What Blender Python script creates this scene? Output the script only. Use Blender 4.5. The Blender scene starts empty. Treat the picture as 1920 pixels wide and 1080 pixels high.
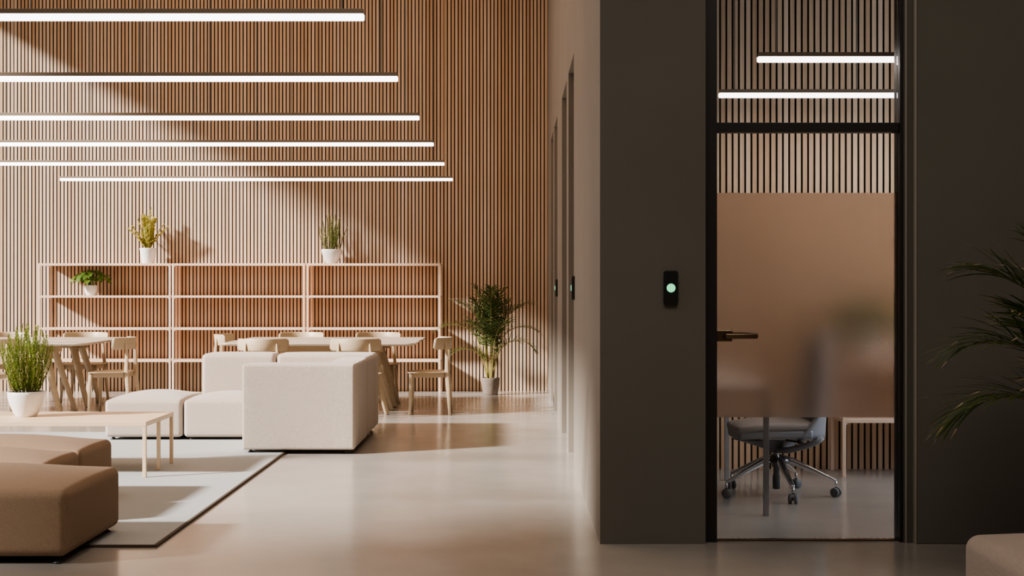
import bpy, bmesh, math, random
from mathutils import Vector, Matrix
R = math.radians
C = bpy.context.scene.collection
scene = bpy.context.scene

# ------------------------------------------------------------------ materials
def new_mat(name):
    m = bpy.data.materials.new(name); m.use_nodes = True
    nt = m.node_tree; b = nt.nodes['Principled BSDF']
    return m, nt, b
def setp(b, **k):
    for n, v in k.items():
        n = n.replace('_', ' ')
        if n in b.inputs: b.inputs[n].default_value = v
def col4(c): return (c[0], c[1], c[2], 1)
def simple(name, c, rough=.5, metal=0, noise=0, nscale=30, bump=0, bscale=200, spec=.5, stretch=(1,1,1)):
    m, nt, b = new_mat(name)
    setp(b, Base_Color=col4(c), Roughness=rough, Metallic=metal, Specular_IOR_Level=spec)
    tc = nt.nodes.new('ShaderNodeTexCoord'); mp = nt.nodes.new('ShaderNodeMapping')
    mp.inputs['Scale'].default_value = stretch
    nt.links.new(tc.outputs['Object'], mp.inputs['Vector'])
    if noise:
        n = nt.nodes.new('ShaderNodeTexNoise'); n.inputs['Scale'].default_value = nscale; n.inputs['Detail'].default_value = 4
        r = nt.nodes.new('ShaderNodeValToRGB')
        r.color_ramp.elements[0].position = .3; r.color_ramp.elements[1].position = .7
        r.color_ramp.elements[0].color = col4([x*(1-noise) for x in c]); r.color_ramp.elements[1].color = col4([min(1, x*(1+noise)) for x in c])
        nt.links.new(mp.outputs[0], n.inputs['Vector']); nt.links.new(n.outputs['Fac'], r.inputs['Fac']); nt.links.new(r.outputs[0], b.inputs['Base Color'])
    if bump:
        n = nt.nodes.new('ShaderNodeTexNoise'); n.inputs['Scale'].default_value = bscale; n.inputs['Detail'].default_value = 2
        bp = nt.nodes.new('ShaderNodeBump'); bp.inputs['Strength'].default_value = bump; bp.inputs['Distance'].default_value = .004
        nt.links.new(mp.outputs[0], n.inputs['Vector']); nt.links.new(n.outputs['Fac'], bp.inputs['Height']); nt.links.new(bp.outputs[0], b.inputs['Normal'])
    return m
def emis(name, c, s):
    m, nt, b = new_mat(name)
    setp(b, Base_Color=col4(c), Roughness=.4); b.inputs['Emission Color'].default_value = col4(c); b.inputs['Emission Strength'].default_value = s
    return m

PITCH = .0451
def slat_mat(name, ca, cb, cc):
    m, nt, b = new_mat(name); N = nt.nodes.new; L = nt.links.new
    tc = N('ShaderNodeTexCoord'); sx = N('ShaderNodeSeparateXYZ'); L(tc.outputs['Object'], sx.inputs[0])
    d = N('ShaderNodeMath'); d.operation = 'DIVIDE'; d.inputs[1].default_value = PITCH; L(sx.outputs[0], d.inputs[0])
    f = N('ShaderNodeMath'); f.operation = 'FLOOR'; L(d.outputs[0], f.inputs[0])
    w = N('ShaderNodeTexWhiteNoise'); w.noise_dimensions = '1D'; L(f.outputs[0], w.inputs['W'])
    # grain: noise stretched along the height, offset per slat
    mp = N('ShaderNodeMapping'); mp.inputs['Scale'].default_value = (60, 60, 1.2)
    cmb = N('ShaderNodeCombineXYZ'); mm = N('ShaderNodeMath'); mm.operation = 'MULTIPLY'; mm.inputs[1].default_value = 13.7; L(w.outputs['Value'], mm.inputs[0]); L(mm.outputs[0], cmb.inputs[2])
    ad = N('ShaderNodeVectorMath'); L(tc.outputs['Object'], ad.inputs[0]); L(cmb.outputs[0], ad.inputs[1]); L(ad.outputs[0], mp.inputs['Vector'])
    n = N('ShaderNodeTexNoise'); n.inputs['Scale'].default_value = 1; n.inputs['Detail'].default_value = 5; n.inputs['Distortion'].default_value = .6; L(mp.outputs[0], n.inputs['Vector'])
    r = N('ShaderNodeValToRGB'); r.color_ramp.elements[0].color = col4(ca); r.color_ramp.elements[1].color = col4(cb)
    r.color_ramp.elements[0].position = .0; r.color_ramp.elements[1].position = 1
    e = r.color_ramp.elements.new(.5); e.color = col4(cc)
    L(w.outputs['Value'], r.inputs['Fac'])
    mx = N('ShaderNodeMixRGB'); mx.blend_type = 'MULTIPLY'; mx.inputs['Fac'].default_value = 1
    r2 = N('ShaderNodeValToRGB'); r2.color_ramp.elements[0].position = .3; r2.color_ramp.elements[1].position = .7
    r2.color_ramp.elements[0].color = (.80, .77, .74, 1); r2.color_ramp.elements[1].color = (1, 1, 1, 1); L(n.outputs['Fac'], r2.inputs['Fac'])
    L(r.outputs[0], mx.inputs['Color1']); L(r2.outputs[0], mx.inputs['Color2']); L(mx.outputs[0], b.inputs['Base Color'])
    setp(b, Roughness=.55, Specular_IOR_Level=.3)
    return m
M = {}
M['slat'] = slat_mat('oak_slat', (.64, .43, .275), (.84, .63, .46), (.75, .54, .375))
M['backing'] = simple('dark_felt_and_sides', (.022, .012, .006), .95, spec=.1)

def floor_mat():
    m, nt, b = new_mat('polished_concrete'); N = nt.nodes.new; L = nt.links.new
    tc = N('ShaderNodeTexCoord')
    n = N('ShaderNodeTexNoise'); n.inputs['Scale'].default_value = .9; n.inputs['Detail'].default_value = 6; n.inputs['Roughness'].default_value = .6; L(tc.outputs['Object'], n.inputs['Vector'])
    r = N('ShaderNodeValToRGB'); r.color_ramp.elements[0].position = .3; r.color_ramp.elements[1].position = .72
    r.color_ramp.elements[0].color = (.355, .325, .29, 1); r.color_ramp.elements[1].color = (.455, .42, .38, 1); L(n.outputs['Fac'], r.inputs['Fac']); L(r.outputs[0], b.inputs['Base Color'])
    n2 = N('ShaderNodeTexNoise'); n2.inputs['Scale'].default_value = 2.5; n2.inputs['Detail'].default_value = 5; L(tc.outputs['Object'], n2.inputs['Vector'])
    mr = N('ShaderNodeMapRange'); mr.inputs['To Min'].default_value = .12; mr.inputs['To Max'].default_value = .26; L(n2.outputs['Fac'], mr.inputs['Value']); L(mr.outputs[0], b.inputs['Roughness'])
    n3 = N('ShaderNodeTexNoise'); n3.inputs['Scale'].default_value = 6; n3.inputs['Detail'].default_value = 3; L(tc.outputs['Object'], n3.inputs['Vector'])
    bp = N('ShaderNodeBump'); bp.inputs['Strength'].default_value = .05; bp.inputs['Distance'].default_value = .004; L(n3.outputs['Fac'], bp.inputs['Height']); L(bp.outputs[0], b.inputs['Normal'])
    setp(b, Specular_IOR_Level=.7)
    return m
M['floor'] = floor_mat()
M['paint'] = simple('taupe_plaster', (.235, .203, .168), .85, noise=.05, nscale=1.5, bump=.05, bscale=60)
M['paint_dark'] = simple('dark_taupe_plaster', (.145, .134, .114), .8, noise=.06, nscale=1.2, bump=.05, bscale=60)
M['ceiling'] = simple('ceiling_plaster', (.62, .52, .43), .9)
M['frame'] = simple('black_door_frame', (.022, .020, .018), .45)
M['post'] = simple('dark_grey_post', (.11, .10, .085), .5)
M['edge'] = simple('grey_corner_bead', (.33, .30, .25), .5)

def fabric(name, c, scale=230, rough=.95, weave=.35):
    m, nt, b = new_mat(name); N = nt.nodes.new; L = nt.links.new
    tc = N('ShaderNodeTexCoord')
    n = N('ShaderNodeTexNoise'); n.inputs['Scale'].default_value = scale; n.inputs['Detail'].default_value = 3; L(tc.outputs['Object'], n.inputs['Vector'])
    w1 = N('ShaderNodeTexWave'); w1.inputs['Scale'].default_value = 75; w1.inputs['Distortion'].default_value = 1.5; w1.bands_direction = 'DIAGONAL'; L(tc.outputs['Object'], w1.inputs['Vector'])
    w2 = N('ShaderNodeTexNoise'); w2.inputs['Scale'].default_value = 420; L(tc.outputs['Object'], w2.inputs['Vector'])
    a = N('ShaderNodeMath'); a.operation = 'MULTIPLY'; L(w1.outputs['Fac'], a.inputs[0]); L(w2.outputs['Fac'], a.inputs[1])
    s = N('ShaderNodeMath'); s.operation = 'ADD'; L(a.outputs[0], s.inputs[0]); L(n.outputs['Fac'], s.inputs[1])
    r = N('ShaderNodeValToRGB'); r.color_ramp.elements[0].position = .35; r.color_ramp.elements[1].position = 1.05
    r.color_ramp.elements[0].color = col4([x*(1-weave) for x in c]); r.color_ramp.elements[1].color = col4([min(.95, x*(1+weave*.7)) for x in c])
    L(s.outputs[0], r.inputs['Fac']); L(r.outputs[0], b.inputs['Base Color'])
    bp = N('ShaderNodeBump'); bp.inputs['Strength'].default_value = .45; bp.inputs['Distance'].default_value = .003; L(s.outputs[0], bp.inputs['Height']); L(bp.outputs[0], b.inputs['Normal'])
    setp(b, Roughness=rough, Specular_IOR_Level=.15, Sheen_Weight=.25, Sheen_Roughness=.5)
    return m
M['fab_white'] = fabric('oatmeal_wool', (.48, .405, .34), scale=130, weave=.30)
M['fab_brown'] = fabric('camel_wool', (.26, .18, .12), weave=.34)
M['fab_brown'].node_tree.nodes['Principled BSDF'].inputs['Sheen Weight'].default_value = .03
M['fab_brown_lit'] = fabric('camel_wool_lit', (.36, .29, .235), weave=.3)  # same brown wool, colour lightened to stand in for light in the dim corner
M['foot'] = simple('black_glide', (.02, .02, .02), .5)
M['rug'] = simple('pale_rug_weave', (.42, .43, .425), .95, noise=.04, nscale=90, bump=.2, bscale=400, spec=.1)
M['rug_edge'] = simple('dark_rug_binding', (.09, .065, .045), .9)
M['birch'] = simple('pale_birch', (.54, .425, .29), .42, noise=.06, nscale=3, stretch=(2, 2, 14))
M['tabletop'] = simple('pale_ash_top', (.54, .465, .375), .38, noise=.04, nscale=3, stretch=(2, 14, 2))
M['cream'] = simple('cream_table_lacquer', (.74, .56, .38), .4)
M['shelf'] = simple('blush_shelf_lacquer', (.80, .60, .46), .45)
M['white'] = simple('white_ceramic', (.80, .78, .76), .35)
M['clay'] = simple('grey_stone_pot', (.20, .16, .128), .85, noise=.12, nscale=18, bump=.2, bscale=60)
M['soil'] = simple('potting_soil', (.05, .035, .022), .95, noise=.4, nscale=80, bump=.6, bscale=90)
M['housing'] = simple('bronze_lamp_housing', (.26, .20, .14), .5, metal=.2)
M['tube'] = emis('lamp_diffuser', (1, .97, .98), 5.0)
M['tube_office'] = emis('office_lamp_diffuser', (1, .93, .88), 6.0)
M['rod'] = simple('steel_rod', (.30, .25, .20), .4, metal=.7)
def leaf(name, a, b_, ns=4, trans=.3):
    m = simple(name, a, .45, spec=.35); nt = m.node_tree; b = nt.nodes['Principled BSDF']
    n = nt.nodes.new('ShaderNodeTexNoise'); n.inputs['Scale'].default_value = ns
    g = nt.nodes.new('ShaderNodeNewGeometry'); r = nt.nodes.new('ShaderNodeValToRGB')
    r.color_ramp.elements[0].color = col4(a); r.color_ramp.elements[1].color = col4(b_)
    nt.links.new(g.outputs['Random Per Island'], r.inputs['Fac']); nt.links.new(r.outputs[0], b.inputs['Base Color'])
    tr = nt.nodes.new('ShaderNodeBsdfTranslucent'); nt.links.new(r.outputs[0], tr.inputs['Color'])
    mix = nt.nodes.new('ShaderNodeMixShader'); mix.inputs['Fac'].default_value = trans
    out = nt.nodes['Material Output']; nt.links.new(b.outputs[0], mix.inputs[1]); nt.links.new(tr.outputs[0], mix.inputs[2]); nt.links.new(mix.outputs[0], out.inputs['Surface'])
    return m
M['rosemary'] = leaf('rosemary_needles', (.13, .22, .03), (.36, .42, .10))
M['rosemary_dark'] = leaf('dark_needles', (.11, .17, .04), (.27, .32, .10))
M['zz'] = leaf('yellow_green_leaflets', (.26, .25, .045), (.50, .42, .12))
M['broad'] = leaf('broad_leaf_green', (.045, .11, .015), (.14, .22, .04))
M['palm'] = leaf('palm_leaflet_green', (.040, .075, .018), (.14, .17, .05))
M['palm_tip'] = leaf('dry_palm_tip', (.42, .29, .16), (.62, .47, .30))
M['cane'] = simple('palm_cane', (.24, .20, .06), .5, noise=.2, nscale=20)
M['stem'] = simple('woody_stem', (.16, .12, .05), .8)
M['black'] = simple('black_plastic', (.018, .018, .018), .42)
M['device'] = simple('black_reader_shell', (.020, .020, .020), .32)
M['green'] = emis('green_status_light', (.22, .85, .42), 1.15)
M['bronze'] = simple('dark_bronze_handle', (.20, .14, .09), .32, metal=.9)
M['chair_fab'] = simple('light_grey_upholstery', (.42, .38, .36), .85, bump=.15, bscale=300)
M['chair_shell'] = simple('grey_blue_shell', (.36, .37, .395), .45)
M['chair_mech'] = simple('grey_mechanism', (.13, .14, .15), .35, metal=.2)
M['chrome'] = simple('polished_aluminium', (.72, .72, .74), .16, metal=1)
M['caster'] = simple('grey_caster', (.16, .165, .17), .45)
M['steel_leg'] = simple('grey_table_leg', (.42, .42, .44), .4, metal=.3)
M['office_top'] = simple('white_desk_top', (.72, .66, .62), .45)

def glass_mat():
    m, nt, b = new_mat('clear_door_glass'); N = nt.nodes.new; L = nt.links.new
    t = N('ShaderNodeBsdfTransparent'); t.inputs['Color'].default_value = (.93, .93, .93, 1)
    g = N('ShaderNodeBsdfGlossy'); g.inputs['Roughness'].default_value = .02
    f = N('ShaderNodeFresnel'); f.inputs['IOR'].default_value = 1.5
    mx = N('ShaderNodeMixShader'); L(f.outputs[0], mx.inputs['Fac']); L(t.outputs[0], mx.inputs[1]); L(g.outputs[0], mx.inputs[2])
    L(mx.outputs[0], nt.nodes['Material Output'].inputs['Surface']); return m
def frost_mat():
    m, nt, b = new_mat('frosted_film'); N = nt.nodes.new; L = nt.links.new
    rf = N('ShaderNodeBsdfRefraction'); rf.inputs['IOR'].default_value = 1.22; rf.inputs['Roughness'].default_value = .36; rf.inputs['Color'].default_value = (.95, .885, .835, 1)
    rf.distribution = 'GGX'
    d = N('ShaderNodeBsdfDiffuse'); d.inputs['Color'].default_value = (.5, .42, .36, 1)
    mx = N('ShaderNodeMixShader'); mx.inputs['Fac'].default_value = .05; L(rf.outputs[0], mx.inputs[1]); L(d.outputs[0], mx.inputs[2])
    L(mx.outputs[0], nt.nodes['Material Output'].inputs['Surface']); return m
M['glass'] = glass_mat(); M['frost'] = frost_mat()

# ------------------------------------------------------------------ mesh helpers
def obj(name, bm, mat, parent=None, smooth=False, mats=None):
    me = bpy.data.meshes.new(name)
    bmesh.ops.recalc_face_normals(bm, faces=bm.faces)
    bm.to_mesh(me); bm.free()
    for mm in (mats or [mat]): me.materials.append(mm)
    if smooth:
        for p in me.polygons: p.use_smooth = True
    o = bpy.data.objects.new(name, me); C.objects.link(o)
    if parent: o.parent = parent
    return o
def obj_raw(name, bm, mat, parent=None, smooth=False, mats=None):
    me = bpy.data.meshes.new(name); bm.to_mesh(me); bm.free()
    for mm in (mats or [mat]): me.materials.append(mm)
    if smooth:
        for p in me.polygons: p.use_smooth = True
    o = bpy.data.objects.new(name, me); C.objects.link(o)
    if parent: o.parent = parent
    return o
def tag(o, label, cat, group=None):
    o['label'] = label; o['category'] = cat
    if group: o['group'] = group
    return o
def thing(name, label, cat, loc=(0, 0, 0), rz=0, group=None):
    o = bpy.data.objects.new(name, None); C.objects.link(o); o.empty_display_size = .1
    o.location = loc; o.rotation_euler = (0, 0, rz); return tag(o, label, cat, group)
def struct(o): o['kind'] = 'structure'; return o
def dup(root, loc, rz=0, label=None):
    r = root.copy(); C.objects.link(r); r.location = loc; r.rotation_euler = (0, 0, rz)
    if label: r['label'] = label
    for ch in list(root.children):
        c = ch.copy(); C.objects.link(c); c.parent = r
        for g in list(ch.children):
            d = g.copy(); C.objects.link(d); d.parent = c
    return r
def box(bm, x0, x1, y0, y1, z0, z1, bev=0, seg=2):
    r = bmesh.ops.create_cube(bm, size=1)
    vs = r['verts']
    for v in vs:
        v.co = Vector(((x0+x1)/2+v.co.x*(x1-x0), (y0+y1)/2+v.co.y*(y1-y0), (z0+z1)/2+v.co.z*(z1-z0)))
    if bev:
        es = list({e for v in vs for e in v.link_edges})
        bmesh.ops.bevel(bm, geom=es, offset=bev, segments=seg, affect='EDGES', profile=.5)
    return bm
def bx(*a, **k):
    bm = bmesh.new(); return box(bm, *a, **k)
def frame_of(d):
    d = d.normalized(); up = Vector((0, 0, 1)) if abs(d.z) < .95 else Vector((0, 1, 0))
    s = d.cross(up).normalized(); u = s.cross(d).normalized(); return s, u
def tube(bm, pts, rad, n=10, sx=1, sy=1, cap=True, side=None):
    """sweep of an ellipse along pts; rad a number or a list; side fixes the cross-section axis"""
    pts = [Vector(p) for p in pts]; rings = []
    for i, p in enumerate(pts):
        d = (pts[min(i+1, len(pts)-1)]-pts[max(i-1, 0)]).normalized()
        if side is not None:
            s = Vector(side); s = (s-d*s.dot(d)).normalized(); u = s.cross(d)
        else: s, u = frame_of(d)
        r = rad[i] if isinstance(rad, (list, tuple)) else rad
        rings.append([bm.verts.new(p+s*math.cos(a)*r*sx+u*math.sin(a)*r*sy) for a in [2*math.pi*k/n for k in range(n)]])
    for a, b in zip(rings, rings[1:]):
        for k in range(n): bm.faces.new((a[k], a[(k+1) % n], b[(k+1) % n], b[k]))
    if cap: bm.faces.new(rings[0][::-1]); bm.faces.new(rings[-1])
    return bm
def barsweep(bm, pts, wx, wy, side=(1, 0, 0), rr=.3):
    """rounded-rectangle bar along pts; wx along 'side', wy across"""
    pts = [Vector(p) for p in pts]; rings = []
    for i, p in enumerate(pts):
        d = (pts[min(i+1, len(pts)-1)]-pts[max(i-1, 0)]).normalized()
        s = Vector(side); s = (s-d*s.dot(d)).normalized(); u = s.cross(d)
        a = (wx[i] if isinstance(wx, (list, tuple)) else wx)/2; b = (wy[i] if isinstance(wy, (list, tuple)) else wy)/2
        r = min(a, b)*rr; q = []
        for (cx, cy, a0) in ((a-r, b-r, 0), (-(a-r), b-r, 90), (-(a-r), -(b-r), 180), (a-r, -(b-r), 270)):
            for t in (0, 30, 60, 90):
                an = R(a0+t); q.append(bm.verts.new(p+s*(cx+r*math.cos(an))+u*(cy+r*math.sin(an))))
        rings.append(q)
    n = len(rings[0])
    for a, b in zip(rings, rings[1:]):
        for k in range(n): bm.faces.new((a[k], a[(k+1) % n], b[(k+1) % n], b[k]))
    bm.faces.new(rings[0][::-1]); bm.faces.new(rings[-1]); return bm
def lathe(bm, prof, n=40, cx=0, cy=0, cz=0):
    rings = []
    for r, z in prof:
        rings.append([bm.verts.new((cx+r*math.cos(2*math.pi*k/n), cy+r*math.sin(2*math.pi*k/n), cz+z)) for k in range(n)])
    for a, b in zip(rings, rings[1:]):
        for k in range(n): bm.faces.new((a[k], a[(k+1) % n], b[(k+1) % n], b[k]))
    bm.faces.new(rings[0][::-1]); bm.faces.new(rings[-1]); return bm
def prism(bm, poly, z0, z1):
    a = [bm.verts.new((x, y, z0)) for x, y in poly]; b = [bm.verts.new((x, y, z1)) for x, y in poly]; n = len(poly)
    for k in range(n): bm.faces.new((a[k], a[(k+1) % n], b[(k+1) % n], b[k]))
    bm.faces.new(a[::-1]); bm.faces.new(b); return bm
def rrect(x0, x1, y0, y1, r, n=6):
    p = []
    for cx, cy, a0 in ((x1-r, y1-r, 0), (x0+r, y1-r, 90), (x0+r, y0+r, 180), (x1-r, y0+r, 270)):
        for i in range(n+1):
            a = R(a0+90*i/n); p.append((cx+r*math.cos(a), cy+r*math.sin(a)))
    return p
def pillow(sx, sy, z0, z1, r=.045, crown=0., bulge=.006, power=4):
    """upholstered block with rounded edges and a crowned top"""
    bm = bmesh.new(); h = (sx/2, sy/2, (z1-z0)/2); zc = (z0+z1)/2
    def ax(hh):
        inner = [-(hh-r)+2*(hh-r)*i/14 for i in range(15)]
        rim = [r*math.tan(R(45*i/5)) for i in range(1, 6)]
        return [-(hh-r)-q for q in rim[::-1]]+inner+[(hh-r)+q for q in rim]
    A = [ax(q) for q in h]; cache = {}
    def V(x, y, z):
        k = (round(x, 6), round(y, 6), round(z, 6))
        if k not in cache:
            p = Vector((x, y, z)); inn = Vector([max(-(h[i]-r), min(h[i]-r, p[i])) for i in range(3)])
            d = p-inn
            if d.length > 1e-9: p = inn+d.normalized()*r
            u, v, w = p.x/h[0], p.y/h[1], p.z/h[2]
            q = p.copy()
            q.z += crown*max(0, 1-abs(u)**power)*max(0, 1-abs(v)**power)*max(0, w)
            if abs(v) > .8: q.y += math.copysign(bulge*(1-u*u)*(1-w*w), v)
            if abs(u) > .8: q.x += math.copysign(bulge*(1-v*v)*(1-w*w), u)
            cache[k] = bm.verts.new(q+Vector((0, 0, zc)))
        return cache[k]
    for axis in range(3):
        i, j = [q for q in range(3) if q != axis]
        for s in (0, -1):
            for a0, a1 in zip(A[i], A[i][1:]):
                for b0, b1 in zip(A[j], A[j][1:]):
                    q = []
                    for (aa, bb) in ((a0, b0), (a1, b0), (a1, b1), (a0, b1)):
                        c = [0, 0, 0]; c[i] = aa; c[j] = bb; c[axis] = A[axis][s]; q.append(V(*c))
                    if len(set(q)) == 4: bm.faces.new(q)
    return bm

# ------------------------------------------------------------------ setting
WY = 17.90      # face of the slatted back wall
FY = 7.22       # face of the dark wall
CX = .447       # corridor wall
LX = -7.4       # window wall
HC = 6.0        # ceiling
struct(obj('floor', bx(LX-.3, 5.0, -4.2, WY+.3, -.2, 0), M['floor']))
struct(obj('ceiling', bx(LX-.3, 5.0, -4.2, WY+.3, HC, HC+.2), M['ceiling']))
def slat_wall(x0, x1, y, z1, phase, base):
    bm = bmesh.new(); n = int((x1-x0)/PITCH)+1
    box(bm, x0, x1, y+.036, y+.1, 0, z1)
    for f in bm.faces: f.material_index = 1
    k0 = math.floor(x0/PITCH)
    for k in range(k0-1, k0+n+2):
        a = k*PITCH+phase+.0065; b = a+.0314
        a, b = max(a, x0), min(b, x1)
        if b-a > .003: box(bm, a, b, y, y+.037, .0, z1)
    bm.normal_update()
    for f in bm.faces:
        if f.calc_center_median().y > y+.01: f.material_index = 1     # slat sides coloured dark to darken the gaps; felt behind
    return bm
struct(obj('wall_back', slat_wall(LX, CX, WY, HC, 0, 0), M['slat'], mats=[M['slat'], M['backing']]))
# window wall on the left: a sill-less opening with slim mullions
bm = bmesh.new()
y_a, y_b, head = 3.2, WY, 5.27
box(bm, LX-.3, LX, -4.2, y_a, 0, HC); box(bm, LX-.3, LX, y_a, WY+.3, head, HC)
struct(obj('wall_left', bm, M['paint']))
bm = bmesh.new()
for yy in (3.24, 8.3, 13.1, 17.85): box(bm, LX-.2, LX-.14, yy-.03, yy+.03, 0, head)
box(bm, LX-.2, LX-.14, y_a, WY, 0, .06); box(bm, LX-.2, LX-.14, y_a, WY, head-.06, head)
w1 = struct(obj('window_1', bm, M['frame']))
struct(obj('pane', bx(LX-.175, LX-.17, y_a, WY, .06, head-.06), M['glass'], w1))
# unseen block added outside the windows to shade the near room end softly
struct(obj('sun_blocker', bx(-20.4, -20, -14, -1.9, 0, 22), M['ceiling']))
struct(obj('wall_front', bx(LX-.3, 5.0, -4.2, -4.0, 0, HC), M['paint_dark']))
struct(obj('wall_right', bx(4.8, 5.0, -4.0, FY, 0, HC), M['paint_dark']))
# corridor wall with full-height door recesses
doors = [(10.28, 11.25), (11.64, 12.74), (14.03, 15.0), (15.4, 16.3)]
bm = bmesh.new(); y = FY
for a, b in doors:
    box(bm, CX, CX+.14, y, a, 0, HC); box(bm, CX, CX+.14, a, b, 3.0, HC); y = b
box(bm, CX, CX+.14, y, WY+.1, 0, HC)
for f in bm.faces:
    if f.calc_center_median().y < FY+.001: f.material_index = 1
struct(obj('wall_corridor', bm, None, mats=[M['paint'], M['paint_dark']]))
for i, (a, b) in enumerate(doors):
    d = struct(obj('door_%d' % (i+2), bx(CX+.11, CX+.139, a+.002, b-.002, 0.002, 2.998), M['paint_dark']))
    hb = bmesh.new(); tube(hb, [(CX+.115, a+.08, 1.05), (CX+.065, a+.08, 1.05), (CX+.06, a+.09, 1.05), (CX+.06, a+.2, 1.05)], .008)
    obj('door_handle', hb, M['bronze'], d, True)
# dark wall with the glazed office door
XA, XB = .983, 2.055
struct(obj('wall_dark_left', bx(CX+.1402, XA, FY, FY+.13, 0, HC), M['paint_dark']))
struct(obj('wall_dark_right', bx(XB, 4.8, FY, FY+.13, 0, HC, bev=.004), M['paint_dark']))
struct(obj('trim_1', bx(XB-.012, XB-.002, FY-.004, FY+.13, 0, HC), M['edge']))
struct(obj('trim_2', bx(1.998, XB-.013, FY+.03, FY+.14, 0, HC), M['post']))
struct(obj('trim_3', bx(XA+.001, 1.048, FY+.05, FY+.16, 0, HC), M['frame']))
struct(obj('trim_4', bx(1.983, 1.997, FY+.05, FY+.16, 0, HC), M['frame']))
struct(obj('trim_5', bx(2.003, 2.010, FY+.022, FY+.03, 0, HC), M['edge']))
GY = 7.315
bm = bx(1.048, 1.983, GY, GY+.010, .012, 2.095)
door = struct(obj('door_1', bm, M['glass']))
obj('transom_bar', bx(1.0485, 1.9825, GY-.03, GY+.05, 2.10, 2.148, bev=.003), M['frame'], door)
obj('transom_pane', bx(1.0485, 1.9825, GY, GY+.010, 2.149, HC-.01), M['glass'], door)
obj('frosted_film', bx(1.0485, 1.9825, GY+.0115, GY+.0145, .634, 1.79), M['frost'], door)['label'] = 'wide frosted band across the clear glass'
obj('threshold', bx(1.0485, 1.9825, GY-.012, GY+.03, 0, .008), M['bronze'], door)
hp = obj('handle_plate', bx(1.049, 1.132, GY-.012, GY-.001, 1.025, 1.085, bev=.005), M['bronze'], door)
bm = bmesh.new(); tube(bm, [(1.092, GY-.012, 1.055), (1.092, GY-.05, 1.055)], .009)
box(bm, 1.088, 1.256, GY-.062, GY-.046, 1.041, 1.068, bev=.007, seg=3)
obj('lever', bm, M['bronze'], hp, True)
bm = bmesh.new(); box(bm, 1.10, 1.235, GY+.05, GY+.06, 1.046, 1.072, bev=.004); tube(bm, [(1.105, GY+.0151, 1.055), (1.105, GY+.052, 1.055)], .009)
obj('inner_lever', bm, M['bronze'], hp, True)
# office box
struct(obj('wall_office_back', slat_wall(CX+.15, 4.8, 10.20, HC-2.2, -.0065+.0105, 0), M['slat'], mats=[M['slat'], M['backing']]))
struct(obj('wall_office_left', bx(CX+.142, CX+.20, FY+.17, 10.20, 0, 3.8), M['paint']))
struct(obj('wall_office_right', bx(4.75, 4.8, FY+.17, 10.20, 0, 3.8), M['paint']))
struct(obj('ceiling_office', bx(CX+.142, 4.8, FY+.165, 10.3, 3.8, 3.9), M['paint_dark']))

# ------------------------------------------------------------------ linear pendant lights
def pendant(name, label, x0, x1, y, h, tubemat, group, top, rods):
    t = thing(name, label, 'pendant light', ((x0+x1)/2, y, h), 0, group); cx = (x0+x1)/2
    L = x1-x0
    obj('lamp_housing', bx(-L/2+.004, L/2-.004, -.019, .019, .0325, .056, bev=.002), M['housing'], t)
    bm = bmesh.new(); prof = []
    for i in range(13):
        a = math.pi*i/12; prof.append((.0185*math.cos(a), .012-.012*math.sin(a)))
    prof = [(.0185, .032)]+prof+[(-.0185, .032)]
    rings = []
    for xx, sc in ((-L/2, .8), (-L/2+.006, 1), (L/2-.006, 1), (L/2, .8)):
        rings.append([bm.verts.new((xx, p[0]*sc, .016+(p[1]-.016)*sc)) for p in prof])
    n = len(prof)
    for a, b in zip(rings, rings[1:]):
        for k in range(n): bm.faces.new((a[k], a[(k+1) % n], b[(k+1) % n], b[k]))
    bm.faces.new(rings[0][::-1]); bm.faces.new(rings[-1])
    obj('diffuser', bm, tubemat, t)
    for xr in rods:
        bm = bmesh.new(); tube(bm, [(xr-cx, 0, .055), (xr-cx, 0, top-h-.012)], .0045, 8); lathe(bm, [(.03, 0), (.03, .012)], 16, xr-cx, 0, top-h-.0125)
        obj('suspension_rod', bm, M['rod'], t)
    return t
ords = ['nearest linear pendant light, topmost bright bar above the lounge', 'second linear pendant light from the front above the lounge', 'third linear pendant light from the front, between second and fourth bars',
        'fourth linear pendant light from the front above the lounge', 'fifth linear pendant light, just in front of the farthest bar', 'farthest linear pendant light, lowest bar in view with both ends showing']
for i, dx in enumerate((277, 214, 174, 147, 127, 111)):
    Y = 2666.7*.70/dx
    pendant('linear_pendant_light', ords[i], -5.34, -.70, Y, 2.565, M['tube'], 'pendant lights over the lounge', HC, [-.805, -2.28, -3.76, -5.235])
pendant('linear_pendant_light', 'shorter looking upper linear pendant light behind the office door glass', 1.38, 4.2, 8.0, 2.568, M['tube_office'], 'pendant lights in the office', 3.8, [1.485, 2.3, 3.2, 4.1])
pendant('linear_pendant_light', 'lower linear pendant light deeper in the office behind the glass', 1.38, 4.2, 9.49, 2.568, M['tube_office'], 'pendant lights in the office', 3.8, [1.485, 2.3, 3.2, 4.1])

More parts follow.
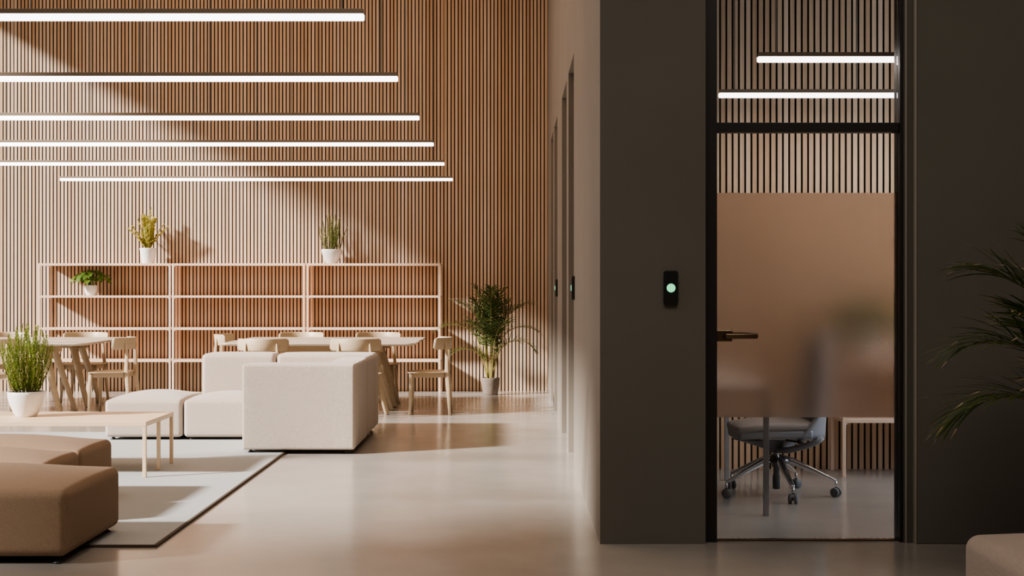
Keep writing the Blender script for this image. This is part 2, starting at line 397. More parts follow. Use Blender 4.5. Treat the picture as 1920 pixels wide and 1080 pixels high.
# ------------------------------------------------------------------ access readers
def reader(label, loc, rz):
    t = thing('access_reader', label, 'card reader', loc, rz, 'card readers beside the doors')
    bm = bmesh.new()
    p = rrect(-.036, .036, -.0865, .0865, .012)
    for z0, z1, s in ((0, .019, 1),):
        a = [bm.verts.new((x, -z0, y)) for x, y in p]; b = [bm.verts.new((x, -z1, y)) for x, y in p]
        c = [bm.verts.new((x*.95, -.023, y*.978)) for x, y in p]; n = len(p)
        for k in range(n):
            bm.faces.new((a[k], a[(k+1) % n], b[(k+1) % n], b[k])); bm.faces.new((b[k], b[(k+1) % n], c[(k+1) % n], c[k]))
        bm.faces.new(a[::-1]); bm.faces.new(c)
    obj('reader_body', bm, M['device'], t)
    bm = bmesh.new(); n = 28; rings = []
    for r, yy in ((.0222, .0225), (.0220, .0245), (.016, .0262), (.008, .0270)):
        rings.append([bm.verts.new((r*math.cos(2*math.pi*k/n), -yy, r*math.sin(2*math.pi*k/n))) for k in range(n)])
    for a, b in zip(rings, rings[1:]):
        for k in range(n): bm.faces.new((a[k], a[(k+1) % n], b[(k+1) % n], b[k]))
    bm.faces.new(rings[-1])
    obj('status_light', bm, M['green'], t)['label'] = 'round glowing green status light'
    return t
reader('black card reader with round green light on the dark wall', (.805, FY, 1.3), 0)
reader('edge-on black card reader on the corridor wall, nearer one', (CX, 10.17, 1.3), -math.pi/2)
reader('edge-on black card reader on the corridor wall, farther one', (CX, 13.95, 1.3), -math.pi/2)

# ------------------------------------------------------------------ rug
t = thing('area_rug', 'large pale rug with dark bound edge under sofas and coffee table', 'rug', (-1.777, 7.12, 0))
rx, ry = -5.0, 5.6
obj('rug_pile', bx(rx, -.018, .018, ry, 0.0, .013), M['rug'], t)
bm = bmesh.new(); box(bm, -.018, 0, 0, ry, 0, .0135, bev=.003); box(bm, rx, -.018, 0, .012, 0, .0135, bev=.003)
obj('rug_binding', bm, M['rug_edge'], t)
RUG = .0135

# ------------------------------------------------------------------ sofas
def sofa_part(name, mat, par, x0, x1, y0, y1, z0, z1, r=.04, crown=0, bulge=.003, power=4):
    """coordinates relative to the parent"""
    o = obj(name, pillow(x1-x0, y1-y0, z0, z1, r, crown, bulge, power), mat, par, True)
    o.location = ((x0+x1)/2, (y0+y1)/2, 0); return o
def feet(par, x0, x1, y0, y1, z=.028, front=0):
    for fx in (x0+.06, x1-.06):
        for fy in (y0+.06, y1-.06):
            bm = bmesh.new(); g = front if fy < y0+.1 else 0; lathe(bm, [(.024, g), (.024, g+.006), (.012, g+.012), (.012, z+.02)], 16, fx, fy, 0); obj('foot', bm, M['foot'], par, True)
def module(label, cat, name, x0, x1, y0, y1, z, mat):
    return thing(name, label, cat, (x0, y0, z))
z0 = RUG; B = .022
W, Br = M['fab_white'], M['fab_brown']
# white group
t = module('oatmeal wool ottoman at the left end of the pale sofa', 'ottoman', 'ottoman', -3.45, -2.79, 12.04, 12.98, 0, W); t.location = (-3.45, 12.04, z0)
sofa_part('cushion_block', W, t, 0, .655, 0, .92, B, .338, .035, .055, power=2.1); feet(t, 0, .655, 0, .92, B)
t = thing('sofa_module', 'oatmeal armless sofa seat with tall backrest beside the ottoman', 'sofa', (-2.782, 12.04, z0))
sofa_part('seat', W, t, 0, .66, 0, .69, B, .338, .035, .055, power=2.1); sofa_part('backrest', W, t, 0, .66, .695, 1.06, B, .695, .04, .01); feet(t, 0, .67, 0, 1.06, B)
t = thing('sofa_module', 'oatmeal sofa corner seat behind the big end block', 'sofa', (-2.108, 12.07, z0))
sofa_part('seat', W, t, 0, .62, 0, .66, B, .345, .035, .03); sofa_part('backrest', W, t, 0, .88, .665, 1.03, B, .695, .04, .008)
sofa_part('side_backrest', W, t, .625, .88, .0, .662, B, .695, .04, .0); feet(t, 0, .88, 0, 1.03, B)
t = thing('sofa_module', 'oatmeal sofa end seat whose broad square arm faces the viewer', 'sofa', (-2.108, 11.10, z0))
sofa_part('armrest', W, t, 0, .88, 0, .30, B, .69, .022, .004, .003); sofa_part('side_backrest', W, t, .625, .88, .303, .955, B, .69, .022, 0)
sofa_part('seat', W, t, 0, .62, .305, .95, B, .345, .035, .03); feet(t, 0, .88, 0, .96, B)
# brown group
t = thing('ottoman', 'nearest camel brown ottoman on the left, in the front corner', 'ottoman', (-3.315, 6.66, z0))
sofa_part('cushion_block', Br, t, 0, 1.23, 0, .91, .024, .338, .042, .062, power=2.2); feet(t, 0, 1.23, 0, .91, .03, -RUG)
t = thing('ottoman', 'middle camel brown ottoman, squeezed between its two neighbours', 'ottoman', (-3.74, 7.70, z0))
sofa_part('cushion_block', Br, t, 0, 1.22, 0, .60, B, .335, .04, .06, power=2.2); feet(t, 0, 1.22, 0, .60, B)
t = thing('ottoman', 'farthest camel brown ottoman, just in front of the coffee table', 'ottoman', (-3.74, 8.318, z0))
sofa_part('cushion_block', Br, t, 0, 1.22, 0, .66, B, .335, .04, .06, power=2.2); feet(t, 0, 1.22, 0, .66, B)
t = thing('ottoman', 'brown ottoman at the bottom right corner beside the palm', 'ottoman', (1.71, 4.45, 0))
sofa_part('cushion_block', M['fab_brown_lit'], t, 0, 1.0, 0, .95, .036, .368, .05, .06, power=2.3); feet(t, 0, 1.0, 0, .95, .03)

# ------------------------------------------------------------------ coffee table
t = thing('coffee_table', 'long low cream lacquered coffee table with slim square legs', 'coffee table', (-4.4, 9.66, z0))
Lx, Dy, Ht = 1.915, .79, .378
obj('tabletop', bx(0, Lx, 0, Dy, Ht-.032, Ht, bev=.002), M['cream'], t)
for (fx, fy) in ((Lx-.026, .002), (Lx-.026, .385), (Lx-.026, Dy-.026), (.002, .002), (.002, .385), (.002, Dy-.026), (Lx/2, Dy-.026)):
    if fx > .1 and fx < 1: continue
    obj('leg', bx(fx, fx+.024, fy, fy+.024, 0, Ht-.032, bev=.002), M['cream'], t)

# ------------------------------------------------------------------ chairs
def make_chair(label):
    """faces local +y; local origin on the floor under the seat centre. Backrest at -y."""
    t = thing('dining_chair', label, 'chair', group='dining chairs around the long tables')
    # seat: dished rounded panel
    bm = bmesh.new(); n = 18; top = []; bot = []
    for i in range(n+1):
        ru, rl = [], []
        for j in range(n+1):
            u = -1+2*i/n; v = -1+2*j/n
            uu = u*math.sqrt(1-.28*v*v); vv = v*math.sqrt(1-.28*u*u)
            x = uu*.262*(1+.04*v); yy = vv*.22
            rr = max(abs(u), abs(v)); dish = -.012*(1-rr**2)+(.010*v*v if v > 0 else 0)*-1
            edge = .008*max(0, (rr-.8)/.2)**2
            ru.append(bm.verts.new((x, yy, .447+dish-edge))); rl.append(bm.verts.new((x*.985, yy*.985, .432+dish*.3+edge)))
        top.append(ru); bot.append(rl)
    for i in range(n):
        for j in range(n):
            bm.faces.new((top[i][j], top[i+1][j], top[i+1][j+1], top[i][j+1])); bm.faces.new((bot[i][j], bot[i][j+1], bot[i+1][j+1], bot[i+1][j]))
    ring = [(i, 0) for i in range(n)]+[(n, j) for j in range(n)]+[(i, n) for i in range(n, 0, -1)]+[(0, j) for j in range(n, 0, -1)]
    for a, b in zip(ring, ring[1:]+ring[:1]):
        bm.faces.new((top[a[0]][a[1]], bot[a[0]][a[1]], bot[b[0]][b[1]], top[b[0]][b[1]]))
    obj('seat', bm, M['birch'], t, True)
    # apron under the seat
    bm = bmesh.new(); box(bm, -.168, .168, .155, .175, .385, .436, bev=.003)
    for s in (-1, 1): barsweep(bm, [(s*.17, -.165, .41), (s*.17, .165, .41)], .02, .052, side=(1, 0, 0))
    box(bm, -.165, .165, -.178, -.160, .385, .436, bev=.003)
    obj('apron', bm, M['birch'], t)
    for s in (-1, 1):
        bm = bmesh.new(); barsweep(bm, [(s*.178, .172, .434), (s*.182, .177, .36), (s*.205, .185, 0)], [.034, .036, .024], [.036, .036, .024], rr=.5)
        obj('leg', bm, M['birch'], t, True)
        bm = bmesh.new(); barsweep(bm, [(s*.212, -.225, 0), (s*.188, -.205, .30), (s*.178, -.192, .46), (s*.163, -.192, .62), (s*.155, -.186, .735), (s*.154, -.182, .752)],
                                  [.024, .034, .034, .030, .016, .004], [.024, .040, .040, .034, .018, .004], rr=.5)
        obj('rear_leg', bm, M['birch'], t, True)
    # backrest: curved slat
    bm = bmesh.new(); m = 28; rings = []
    for i in range(m+1):
        q = -1+2*i/m; x = .255*q; y = -.230+.165*q*q; dx = 1; dy = .165*2*q/.255; nn = Vector((-dy, dx, 0)).normalized()
        zt, zb = .792, .670
        e = max(0, abs(q)-.94)/.06; e = e*e*.018; th = .0065
        pts = []
        for (o_, z) in ((-th, zb+.006+e), (-th*.5, zb+e), (th*.5, zb+e), (th, zb+.006+e), (th, zt-.006-e), (th*.5, zt-e), (-th*.5, zt-e), (-th, zt-.006-e)):
            pts.append(bm.verts.new((x+nn.x*o_, y+nn.y*o_+.012*(.73-z)/.06*.5, z)))
        rings.append(pts)
    for a, b in zip(rings, rings[1:]):
        for k in range(8): bm.faces.new((a[k], a[(k+1) % 8], b[(k+1) % 8], b[k]))
    bm.faces.new(rings[0][::-1]); bm.faces.new(rings[-1])
    obj('backrest', bm, M['birch'], t, True)
    return t
# local +y is the facing direction
spots = [ # x, y of backrest, facing, label
    (-2.505, 14.16, 'away', 'birch dining chair behind the sofa backrest, back turned, left of a pair'),
    (-1.575, 14.16, 'away', 'birch dining chair behind the sofa end, back turned, right of a pair'),
    (-2.41, 16.44, 'toward', 'birch dining chair on the shelf side of the middle table, left one'),
    (-1.53, 16.44, 'toward', 'birch dining chair on the shelf side of the middle table, right one'),
    (-.635, 14.72, 'left', 'birch dining chair in side view at the right end, beside the tall palm'),
    (-3.275, 15.72, 'right', 'birch dining chair at the left end of the middle tables'),
    (-4.88, 16.44, 'toward', 'birch dining chair on the shelf side of the left table, nearer the shelf plants'),
    (-5.76, 16.44, 'toward', 'birch dining chair at the left picture edge on the shelf side'),
    (-3.91, 14.72, 'left', 'birch dining chair in side view at the end of the left table'),
    (-5.20, 14.16, 'away', 'birch dining chair behind the rosemary pot, back turned, cut by the picture edge'),
]
base = None
for (x, y, f, lab) in spots:
    rz = {'away': 0, 'toward': math.pi, 'left': math.pi/2, 'right': -math.pi/2}[f]
    off = Matrix.Rotation(rz, 3, 'Z') @ Vector((0, .225, 0))
    loc = (x+off.x, y+off.y, 0)
    if base is None: base = make_chair(lab); base.location = loc; base.rotation_euler = (0, 0, rz)
    else: dup(base, loc, rz, lab)

# ------------------------------------------------------------------ dining tables
def make_table(label):
    t = thing('dining_table', label, 'table', group='dining tables pushed together')
    Lh, Dh = .99, .465
    p = rrect(-Lh, Lh, -Dh, Dh, .09, 8); bm = bmesh.new(); n = len(p)
    lv = [(.955, .712), (.992, .722), (1, .732), (.998, .740)]
    rings = [[bm.verts.new((x*s if abs(s) < 2 else x, y*(1-(1-s)*2), z)) for x, y in p] for s, z in lv]
    for a, b in zip(rings, rings[1:]):
        for k in range(n): bm.faces.new((a[k], a[(k+1) % n], b[(k+1) % n], b[k]))
    bm.faces.new(rings[0][::-1]); bm.faces.new(rings[-1])
    obj('tabletop', bm, M['tabletop'], t)
    bm = bmesh.new(); box(bm, -.62, .62, -.03, .03, .635, .712, bev=.004)
    obj('beam', bm, M['birch'], t)
    for sx in (-1, 1):
        bm = bmesh.new(); p2 = [(-.23, .713), (.23, .713), (.20, .66), (.10, .625), (-.10, .625), (-.20, .66)]
        a = [bm.verts.new((sx*.485-.022, y, z)) for y, z in p2]; b = [bm.verts.new((sx*.485+.022, y, z)) for y, z in p2]
        for k in range(6): bm.faces.new((a[k], a[(k+1) % 6], b[(k+1) % 6], b[k]))
        bm.faces.new(a); bm.faces.new(b[::-1]); bmesh.ops.bevel(bm, geom=list(bm.edges), offset=.008, segments=2, affect='EDGES')
        obj('leg_bracket', bm, M['birch'], t)
        for sy in (-1, 1):
            bm = bmesh.new()
            tube(bm, [(sx*.47, sy*.13, .70), (sx*.51, sy*.145, .62), (sx*.615, sy*.215, .25), (sx*.69, sy*.25, 0.006), (sx*.69, sy*.251, 0)], [.05, .047, .036, .030, .026], 14, 1.0, .8)
            obj('leg', bm, M['birch'], t, True)
    return t
tb = make_table('pale dining table directly behind the oatmeal sofa, nearer of two'); tb.location = (-1.97, 14.83, 0)
dup(tb, (-1.97, 15.77, 0), 0, 'pale dining table behind the oatmeal sofa, farther one toward the shelves')
dup(tb, (-5.32, 14.83, 0), 0, 'pale dining table at the left edge behind the rosemary, nearer of two')
dup(tb, (-5.32, 15.77, 0), 0, 'pale dining table at the left edge, farther one toward the shelves')

# ------------------------------------------------------------------ shelving
def shelf_unit(label, x0, x1, y0, y1, levels, group, pw=.026):
    t = thing('shelving_unit', label, 'shelf', (x0, y0, 0), 0, group); Wd = x1-x0; D = y1-y0
    top = levels[-1]
    for fx in (0, Wd-pw):
        for fy in (0, D-pw): obj('post', bx(fx, fx+pw, fy, fy+pw, 0, top-.0002, bev=.003), M['shelf'], t)
    for z in levels:
        bm = bmesh.new(); box(bm, pw+.0005, Wd-pw-.0005, .0, D, z-.028, z-.001, bev=.002)
        for fx in (0, Wd-pw): box(bm, fx+.003, fx+pw-.003, pw+.0005, D-pw-.0005, z-.024, z-.002)
        for sgn, xx in ((1, pw), (-1, Wd-pw)):     # small fillets in the corners
            for yy in (.001, D-.019):
                q = [(xx, z-.028), (xx+sgn*.016, z-.028), (xx+sgn*.006, z-.034), (xx, z-.044)]
                a = [bm.verts.new((px, yy, pz)) for px, pz in q]; b = [bm.verts.new((px, yy+.018, pz)) for px, pz in q]
                for k in range(4): bm.faces.new((a[k], a[(k+1) % 4], b[(k+1) % 4], b[k]))
                bm.faces.new(a); bm.faces.new(b[::-1])
        obj('shelf', bm, M['shelf'], t)
    return t
LV = [.415, .81, 1.208, 1.604]; G = 'open shelving units along the slatted wall'
shelf_unit('blush open shelving unit holding the leafy plant, leftmost bay', -5.84, -4.205, 17.52, 17.885, LV, G)
shelf_unit('blush open shelving unit in the middle of the row', -4.19, -2.55, 17.52, 17.885, LV, G)
shelf_unit('blush open shelving unit at the right end, near the tall palm', -2.53, -.88, 17.52, 17.885, LV, G)
shelf_unit('low pale wooden shelf against the slatted office wall behind the glass', 2.27, 3.9, 9.77, 10.16, [.40, .80], 'office shelf')

# ------------------------------------------------------------------ plants
def blade(bm, base, d, up, L, w, droop, mi=0, seg=4, tip=None, fold=.0):
    """a leaf blade: two-sided strip that tapers to a point"""
    d = d.normalized(); s = d.cross(up)
    if s.length < 1e-3: s = Vector((1, 0, 0))
    s.normalize(); p = Vector(base); rows = []
    for i in range(seg+1):
        f = i/seg; ww = w*math.sin(math.pi*min(1, .15+.85*f))**.8 if i < seg else 0
        if i < seg: rows.append((bm.verts.new(p-s*ww/2), bm.verts.new(p+s*ww/2)))
        else: rows.append((bm.verts.new(p),))
        d = (d+Vector((0, 0, -droop/seg))).normalized(); p = p+d*L/seg
    for i, (a, b) in enumerate(zip(rows, rows[1:])):
        f = bm.faces.new((a[0], a[1], b[1], b[0])) if len(b) == 2 else bm.faces.new((a[0], a[1], b[0]))
        f.material_index = (tip if (tip is not None and i >= seg-1) else mi)
def pot_bowl(t, r, h, mat, rb=.6, belly=True):
    pr = [(r*rb*.95, 0), (r*rb, .004)]
    for i in range(1, 9):
        f = i/8; pr.append((r*(rb+(1-rb)*(math.sin(f*math.pi/2) if belly else f)), h*f))
    pr += [(r*.985, h+.002), (r*.95, h), (r*.92, h*.88)]
    bm = bmesh.new(); lathe(bm, pr, 48); pt = obj('pot', bm, mat, t, True)
    bm = bmesh.new(); lathe(bm, [(r*.915, h*.80), (r*.915, h*.885), (r*.5, h*.90), (.003, h*.905)], 32); obj('soil', bm, M['soil'], pt, True)
def rosemary(label, loc, r, h, H, spread, mat, nst, seed, dens=1, group=None, needle=.022):
    t = thing('potted_rosemary', label, 'potted plant', loc, 0, group); pot_bowl(t, r, h, M['white'], .56)
    rnd = random.Random(seed); st = bmesh.new(); bm = bmesh.new()
    for k in range(nst):
        az = k*2.4+rnd.uniform(-.4, .4); q = math.sqrt((k+.4)/nst); lean = spread*q*rnd.uniform(.75, 1.1); hh = H*(1-.40*q**1.6)*rnd.uniform(.8, 1.0)
        b0 = Vector((r*.6*q*math.cos(az), r*.6*q*math.sin(az), h*.9)); pts = []
        n = 8
        for i in range(n+1):
            f = i/n; o = lean*(f**.6); pts.append(b0+Vector((math.cos(az)*o+.012*math.sin(5*f+k), math.sin(az)*o+.012*math.cos(4*f+k), hh*f)))
        tube(st, pts, [.0035*(1-.7*i/n) for i in range(n+1)], 5)
        cnt = int(hh/.0042*dens)
        for j in range(cnt):
            f = (j+rnd.random())/cnt; f = .05+.95*f; i = min(n-1, int(f*n)); p = pts[i].lerp(pts[i+1], f*n-i); dirn = (pts[i+1]-pts[i]).normalized()
            a = rnd.uniform(0, 2*math.pi); out = Vector((math.cos(a), math.sin(a), 0))
            blade(bm, p, out+dirn*rnd.uniform(.5, 1.3), Vector((0, 0, 1)), needle*rnd.uniform(.7, 1.2)*(1-.45*f**4), .0060, .05, 0, 2)
    obj('stems', st, M['stem'], t); obj_raw('foliage', bm, mat, t); return t
rosemary('white bowl pot of bright green rosemary on the coffee table', (-3.44, 10.07, z0+.378), .129, .175, .57, .135, M['rosemary'], 44, 3, 1.6, needle=.034)
rosemary('white bowl pot of dark upright rosemary on top of the shelving', (-2.243, 17.70, 1.6035), .125, .175, .52, .115, M['rosemary_dark'], 24, 8, 2.2, needle=.024)
def zz(label, loc, seed):
    t = thing('potted_zz_plant', label, 'potted plant', loc); pot_bowl(t, .102, .19, M['white'], .74, False)
    rnd = random.Random(seed); st = bmesh.new(); bm = bmesh.new(); ns = 15
    for k in range(ns):
        az = k*2.4+rnd.uniform(-.3, .3); q = (k+.5)/ns; lean = .27*q**.8; hh = (.53-.23*q)*rnd.uniform(.85, 1.05); n = 10; pts = []
        for i in range(n+1):
            f = i/n; o = .02+lean*f**1.3; pts.append(Vector((math.cos(az)*o, math.sin(az)*o*.6, .165+hh*f-.03*lean*f*f*4)))
        tube(st, pts, [.007*(1-.8*i/n)+.001 for i in range(n+1)], 6)
        for j in range(22):
            f = .22+.78*j/21; i = min(n-1, int(f*n)); p = pts[i].lerp(pts[i+1], f*n-i); dirn = (pts[i+1]-pts[i]).normalized(); a = az+math.pi/2+rnd.uniform(-.5, .5)
            for s in (-1, 1):
                out = Vector((math.cos(a), math.sin(a), rnd.uniform(-.2, .3)))*s
                blade(bm, p, out*.9+dirn*.8, dirn.cross(out)+Vector((0, -.3, .1)), .052*(1-.35*f)*rnd.uniform(.8, 1.1), .019, .25, 0, 4)
    obj('stems', st, M['zz'], t, True); obj_raw('foliage', bm, M['zz'], t); return t
zz('tapered white pot with feathery yellow green plant on the shelving', (-4.53, 17.70, 1.6035), 5)
def broad(label, loc, seed, name='potted_leafy_plant', r=.082, h=.125, n=38, spread=.225, size=.115, ht=.17, ys=.8):
    t = thing(name, label, 'potted plant', loc); pot_bowl(t, r, h, M['white'], .75)
    rnd = random.Random(seed); st = bmesh.new(); bm = bmesh.new()
    for k in range(n):
        az = k*2.4+rnd.uniform(-.2, .2); q = math.sqrt((k+.5)/n); o = spread*q*rnd.uniform(.8, 1.05); z = h+ht*(1-.72*q*q)*rnd.uniform(.85, 1.1)+.02
        p0 = Vector((.02*math.cos(az), .02*math.sin(az), h*.9)); p1 = Vector((o*math.cos(az), o*math.sin(az)*ys, z))
        tube(st, [p0, p0.lerp(p1, .5)+Vector((0, 0, .04)), p1], .002, 5)
        L = size*rnd.uniform(.8, 1.15); w = L*.55; d = Vector((math.cos(az+rnd.uniform(-.5, .5)), math.sin(az), rnd.uniform(-.3, .2))).normalized()
        s = d.cross(Vector((0, 0, 1))).normalized(); p = p1.copy(); rows = []; sg = 7
        tilt = rnd.uniform(-.4, .4)
        for i in range(sg+1):
            f = i/sg; ww = w*.5*math.sin(math.pi*f**.75)**.8 if 0 < i < sg else .001
            upv = s.cross(d).normalized()
            rows.append((bm.verts.new(p-s*ww+upv*ww*(.25+tilt)), bm.verts.new(p), bm.verts.new(p+s*ww+upv*ww*(.25-tilt))))
            d = (d+Vector((0, 0, -.20))).normalized(); p = p+d*L/sg
        for a, b in zip(rows, rows[1:]):
            bm.faces.new((a[0], a[1], b[1], b[0])); bm.faces.new((a[1], a[2], b[2], b[1]))
    obj('stems', st, M['broad'], t); obj_raw('foliage', bm, M['broad'], t, True); return t
broad('small white pot with broad drooping green leaves on the second shelf', (-5.235, 17.69, 1.207), 4)
broad('blurred green plant in a white pot on the office shelf', (2.50, 9.94, .80), 9, r=.11, h=.15, n=60, spread=.24, size=.14, ht=.26, ys=.45)

def palm(label, loc, rz, fr, seed, pr=.112, ph=.21, lf=.28, lw=.0125, fwd=1.0):
    t = thing('potted_palm', label, 'potted plant', loc, rz); pot_bowl(t, pr, ph, M['clay'], .76)
    rnd = random.Random(seed)
    for (az, lean, hh, L) in fr:
        a = R(az); out = Vector((math.cos(a), math.sin(a), 0)); n = 22
        p = out*.02+Vector((rnd.uniform(-.02, .02), rnd.uniform(-.02, .02), ph*.88)); pts = [p.copy()]; dirs = []
        # nearly straight cane then arching rachis
        tot = hh+L; ds = tot/n; ang0 = R(lean*.15)
        for i in range(n):
            f = (i+1)/n; cane = hh/tot
            if f < cane: th = ang0
            else: g = (f-cane)/(1-cane); th = ang0+(R(lean)-ang0)*g**.8*1.25+R(18)*g*g
            d = out*math.sin(th)+Vector((0, 0, math.cos(th))); dirs.append(d); p = p+d*ds; pts.append(p.copy())
        bm = bmesh.new(); tube(bm, pts, [.0075*(1-.85*i/n)+.0008 for i in range(n+1)], 6)
        for f_ in bm.faces: f_.material_index = 2
        side = out.cross(Vector((0, 0, 1))).normalized(); m = 34
        for j in range(m):
            g = j/(m-1); f = hh/tot*.92+(1-hh/tot*.92)*g; i = min(n-1, int(f*n)); q = pts[i].lerp(pts[min(n, i+1)], f*n-i); d = dirs[i]; upn = side.cross(d).normalized()
            if upn.z < 0: upn = -upn
            LL = lf*math.sin(math.pi*(.16+.78*g))**.7*rnd.uniform(.85, 1.1)*(L/.62)**.5
            for s in (-1, 1):
                fw = (.65+.9*g)*fwd
                dd = side*s*rnd.uniform(.85, 1.1)+d*fw+upn*rnd.uniform(.2, .95)
                blade(bm, q, dd, upn, LL, lw, rnd.uniform(.45, .95), 0, 5, 1 if rnd.random() < .28 else None)
            
        obj_raw('frond', bm, None, t, False, [M['palm'], M['palm_tip'], M['cane']])
    return t
fr = [(182, 105, .25, .52), (177, 86, .47, .62), (191, 52, .62, .56), (4, 56, .60, .58), (-3, 88, .47, .56), (-18, 102, .34, .56), (90, 12, .64, .50), (200, 13, .64, .52),
      (340, 15, .62, .52), (270, 28, .54, .52), (140, 28, .58, .46), (40, 30, .58, .46), (300, 58, .44, .50), (238, 60, .44, .50), (165, 40, .55, .50), (18, 40, .52, .50)]
palm('tall feathery palm in a grey stone pot against the slatted wall', (-.262, 17.28, 0), 0, fr, 12)
fr2 = [(178, 54, .80, .60), (182, 79, .62, .62), (186, 95, .44, .62), (172, 22, .72, .62), (205, 50, .62, .55), (230, 70, .45, .55), (120, 50, .55, .55), (90, 30, .7, .6), (0, 50, .6, .6), (300, 60, .5, .6), (40, 60, .5, .6), (340, 30, .7, .6), (270, 26, .7, .6), (10, 90, .4, .6)]
palm('dark feathery palm fronds reaching in from the right picture edge', (2.53, 6.05, 0), 0, fr2, 31, .14, .26, .38, .016, 1.5)

# ------------------------------------------------------------------ office desk and task chair
t = thing('office_desk', 'white office desk with slim grey legs behind the frosted glass', 'desk', (.75, 8.10, 0))
obj('desktop', bx(0, .72, 0, 1.56, .708, .736, bev=.003), M['office_top'], t)
for fx in (.004, .687):
    for fy in (.012, 1.50): obj('leg', bx(fx, fx+.030, fy, fy+.030, 0, .707, bev=.002), M['steel_leg'], t)
CXc, CYc = 1.662, 8.94
t = thing('task_chair', 'grey office task chair on a five-star chrome base with casters', 'office chair', (CXc, CYc, 0))
RB = .365
hub = bmesh.new(); lathe(hub, [(.020, .0), (.024, .003), (.024, .085), (.020, .095), (.020, .13), (.028, .14), (.032, .18), (.028, .205), (.02, .212)], 24, 0, 0, .038)
obj('hub', hub, M['chair_mech'], t, True)
bm = bmesh.new(); tube(bm, [(0, 0, .24), (0, 0, .285)], .017, 16); obj('gas_lift', bm, M['chrome'], t, True)
for ang in (-84.7, -12.7, 59.3, 131.3, 203.3):
    a = R(ang); o = Vector((math.cos(a), math.sin(a), 0)); sd = Vector((-o.y, o.x, 0))
    bm = bmesh.new(); barsweep(bm, [o*.02+Vector((0, 0, .232)), o*.10+Vector((0, 0, .213)), o*.24+Vector((0, 0, .155)), o*(RB-.01)+Vector((0, 0, .103)), o*RB+Vector((0, 0, .100))],
                               [.045, .042, .034, .026, .020], [.050, .046, .030, .018, .012], side=sd, rr=.7)
    leg = obj('base_leg', bm, M['chrome'], t, True)
    bm = bmesh.new(); tube(bm, [o*RB+Vector((0, 0, .098)), o*RB+Vector((0, 0, .055))], .008, 10); obj('caster_stem', bm, M['chrome'], leg, True)
    ca = a+1.1; ax_ = Vector((math.cos(ca), math.sin(ca), 0)); bm = bmesh.new(); cc = o*RB+Vector((0, 0, .0285))
    for s in (-1, 1):
        tube(bm, [cc+ax_*s*.008, cc+ax_*s*.011, cc+ax_*s*.024, cc+ax_*s*.028], [.024, .0285, .0285, .022], 22)
    tube(bm, [cc-ax_*.01, cc+ax_*.01], .012, 12)
    obj('caster', bm, M['caster'], leg, True)
# seat (faces -x)
def shell(bm, prof, hw, nseg=14, thick=.02, edge=lambda u: 1):
    pass
bm = pillow(.51, .50, .424, .466, .018, .010, .0, 3)
for v in bm.verts:
    f = v.co.x/.25; v.co.y *= 1-.10*max(0, -f)**2-.06*max(0, f)**2; v.co.z += -.018*max(0, -f)**2+.004*f
    v.co.x *= (1-.12*(v.co.y/.25)**2)
s_ = obj('seat', bm, M['chair_fab'], t, True); s_.location = (-.045, 0, 0)
bm = pillow(.50, .49, .376, .428, .016, 0, 0, 3)
for v in bm.verts:
    f = v.co.x/.25; v.co.y *= 1-.10*max(0, -f)**2-.06*max(0, f)**2; v.co.x *= (1-.12*(v.co.y/.25)**2); v.co.z += -.012*max(0, -f)**2
s_ = obj('seat_pan', bm, M['chair_shell'], t, True); s_.location = (-.043, 0, 0)
obj('seat_carrier', bx(-.12, .14, -.13, .13, .357, .376, bev=.004), M['office_top'], t)
bm = bmesh.new(); n = 12; rings = []
for i in range(n+1):
    f = i/n; rx_ = .03+(.20-.03)*f**1.1; rings.append([bm.verts.new((-.085*f+rx_*math.cos(q), rx_*.7*math.sin(q), .265+.090*f**.85)) for q in [2*math.pi*k/28 for k in range(28)]])
for a, b in zip(rings, rings[1:]):
    for k in range(28): bm.faces.new((a[k], a[(k+1) % 28], b[(k+1) % 28], b[k]))
bm.faces.new(rings[0][::-1]); bm.faces.new(rings[-1])
obj('mechanism', bm, M['chair_mech'], t, True)
for s in (-1, 1):
    bm = bmesh.new(); barsweep(bm, [(.01, s*.05, .285), (.06, s*.10, .292), (.15, s*.15, .322), (.225, s*.17, .352), (.255, s*.17, .378)], [.05, .05, .045, .04, .04], [.030, .036, .036, .032, .026], side=(0, 1, 0), rr=.7)
    obj('back_bracket', bm, M['chair_shell'], t, True)
bm = bmesh.new(); tube(bm, [(.02, -.20, .365), (.10, -.235, .357)], [.006, .007], 10); tube(bm, [(.085, -.232, .358), (.125, -.24, .355)], .013, 14)
obj('height_lever', bm, M['black'], t, True)
# backrest shell: rises from behind the seat, wraps forward at the sides
bm = bmesh.new(); rows_o = []; rows_i = []; nv, nh = 18, 18
for i in range(nv+1):
    f = i/nv; z = .362+(1.02-.362)*f; xb = .285+.012*math.sin(f*3)+.05*f*f-.02*f; wdt = .25*(1-.05*(2*f-1)**2)*(1-.18*max(0, f-.85)/.15)
    ro, ri = [], []
    for j in range(nh+1):
        q = -1+2*j/nh; x = xb-.10*q*q*(1-.35*f)-(.10*max(0, .22-f)/.22*(q*q)); yy = wdt*q
        ro.append(bm.verts.new((x+.018, yy, z))); ri.append(bm.verts.new((x-.022*(1-.6*abs(q)**6), yy*.97, z)))
    rows_o.append(ro); rows_i.append(ri)
for i in range(nv):
    for j in range(nh):
        f1 = bm.faces.new((rows_o[i][j], rows_o[i][j+1], rows_o[i+1][j+1], rows_o[i+1][j])); f2 = bm.faces.new((rows_i[i][j], rows_i[i+1][j], rows_i[i+1][j+1], rows_i[i][j+1])); f2.material_index = 1
for j in range(nh):
    bm.faces.new((rows_o[0][j], rows_i[0][j], rows_i[0][j+1], rows_o[0][j+1])); bm.faces.new((rows_o[-1][j], rows_o[-1][j+1], rows_i[-1][j+1], rows_i[-1][j]))
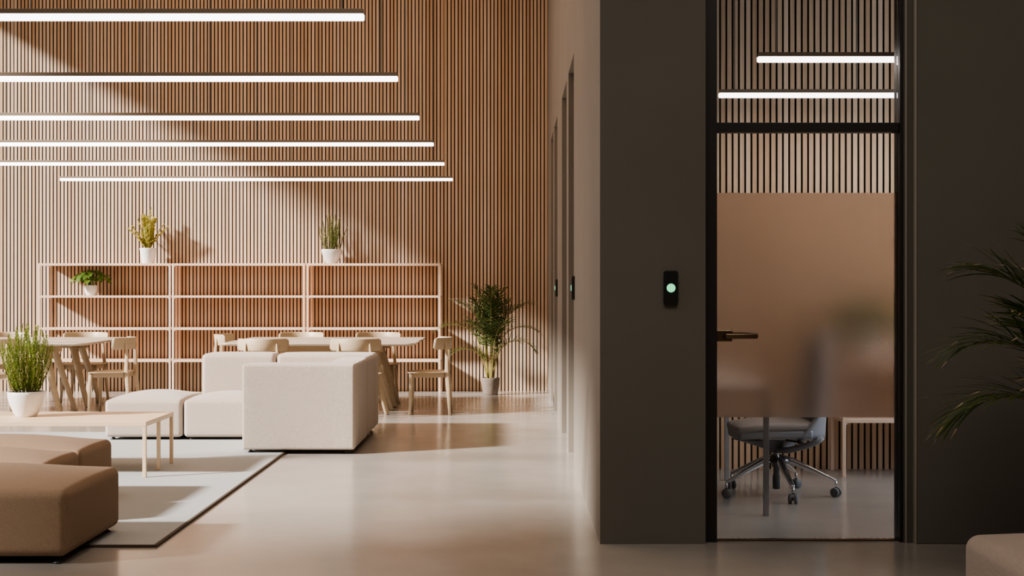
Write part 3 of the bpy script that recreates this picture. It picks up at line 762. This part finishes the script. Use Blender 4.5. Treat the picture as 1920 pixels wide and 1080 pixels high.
for i in range(nv):
    bm.faces.new((rows_o[i][0], rows_o[i+1][0], rows_i[i+1][0], rows_i[i][0])); bm.faces.new((rows_o[i][-1], rows_i[i][-1], rows_i[i+1][-1], rows_o[i+1][-1]))
obj('backrest', bm, M['chair_shell'], t, True, [M['chair_shell'], M['chair_mech']])

# ------------------------------------------------------------------ light
w = bpy.data.worlds.new('world'); scene.world = w; w.use_nodes = True
bg = w.node_tree.nodes['Background']; bg.inputs['Color'].default_value = (.80, .88, 1, 1); bg.inputs['Strength'].default_value = 1.1
s = bpy.data.lights.new('sun', 'SUN'); s.energy = 15; s.angle = R(4.6); s.color = (1, .96, .92)
so = bpy.data.objects.new('sun', s); C.objects.link(so); so.rotation_euler = Vector((1, .5, -.585)).to_track_quat('-Z', 'Y').to_euler()
def area(name, loc, rot, sx, sy, e, c):
    l = bpy.data.lights.new(name, 'AREA'); l.shape = 'RECTANGLE'; l.size = sx; l.size_y = sy; l.energy = e; l.color = c
    o = bpy.data.objects.new(name, l); C.objects.link(o); o.location = loc; o.rotation_euler = rot; return o
area('warm_overhead_fill', (-3.2, 12.0, HC-.1), (0, 0, 0), 6, 9, 215, (1, .66, .42))  # added warm fill from above, no visible fixture; tints the shaded areas
area('lobby_fill', (.5, 1.5, HC-.1), (0, 0, 0), 5, 5, 225, (1, .91, .82))  # added fill behind the camera to lift the foreground
area('office_bar_lamp', (2.79, 8.0, 2.56), (0, 0, 0), 2.7, .03, 13, (1, .89, .80))
area('office_bar_lamp', (2.79, 9.49, 2.56), (0, 0, 0), 2.7, .03, 13, (1, .89, .80))
area('office_cool_fill', (4.7, 8.8, 1.9), (0, R(90), 0), 2.4, 2.4, 85, (.72, .84, 1))  # added cool fill in place of assumed window light from the right

# ------------------------------------------------------------------ camera
cam = bpy.data.cameras.new('camera'); cam.lens = 50; cam.sensor_width = 36
co = bpy.data.objects.new('camera', cam); C.objects.link(co); co.location = (0, 0, 1.3); co.rotation_euler = (math.pi/2, 0, 0)
cam.clip_end = 200; cam.clip_start = .05
scene.camera = co
scene.view_settings.view_transform = 'AgX'
scene.view_settings.look = 'AgX - Medium High Contrast'
scene.view_settings.exposure = 0.0
scene.cycles.max_bounces = 10; scene.cycles.diffuse_bounces = 6; scene.cycles.transparent_max_bounces = 16; scene.cycles.transmission_bounces = 8
scene.cycles.sample_clamp_indirect = 8; scene.cycles.caustics_reflective = False; scene.cycles.caustics_refractive = False
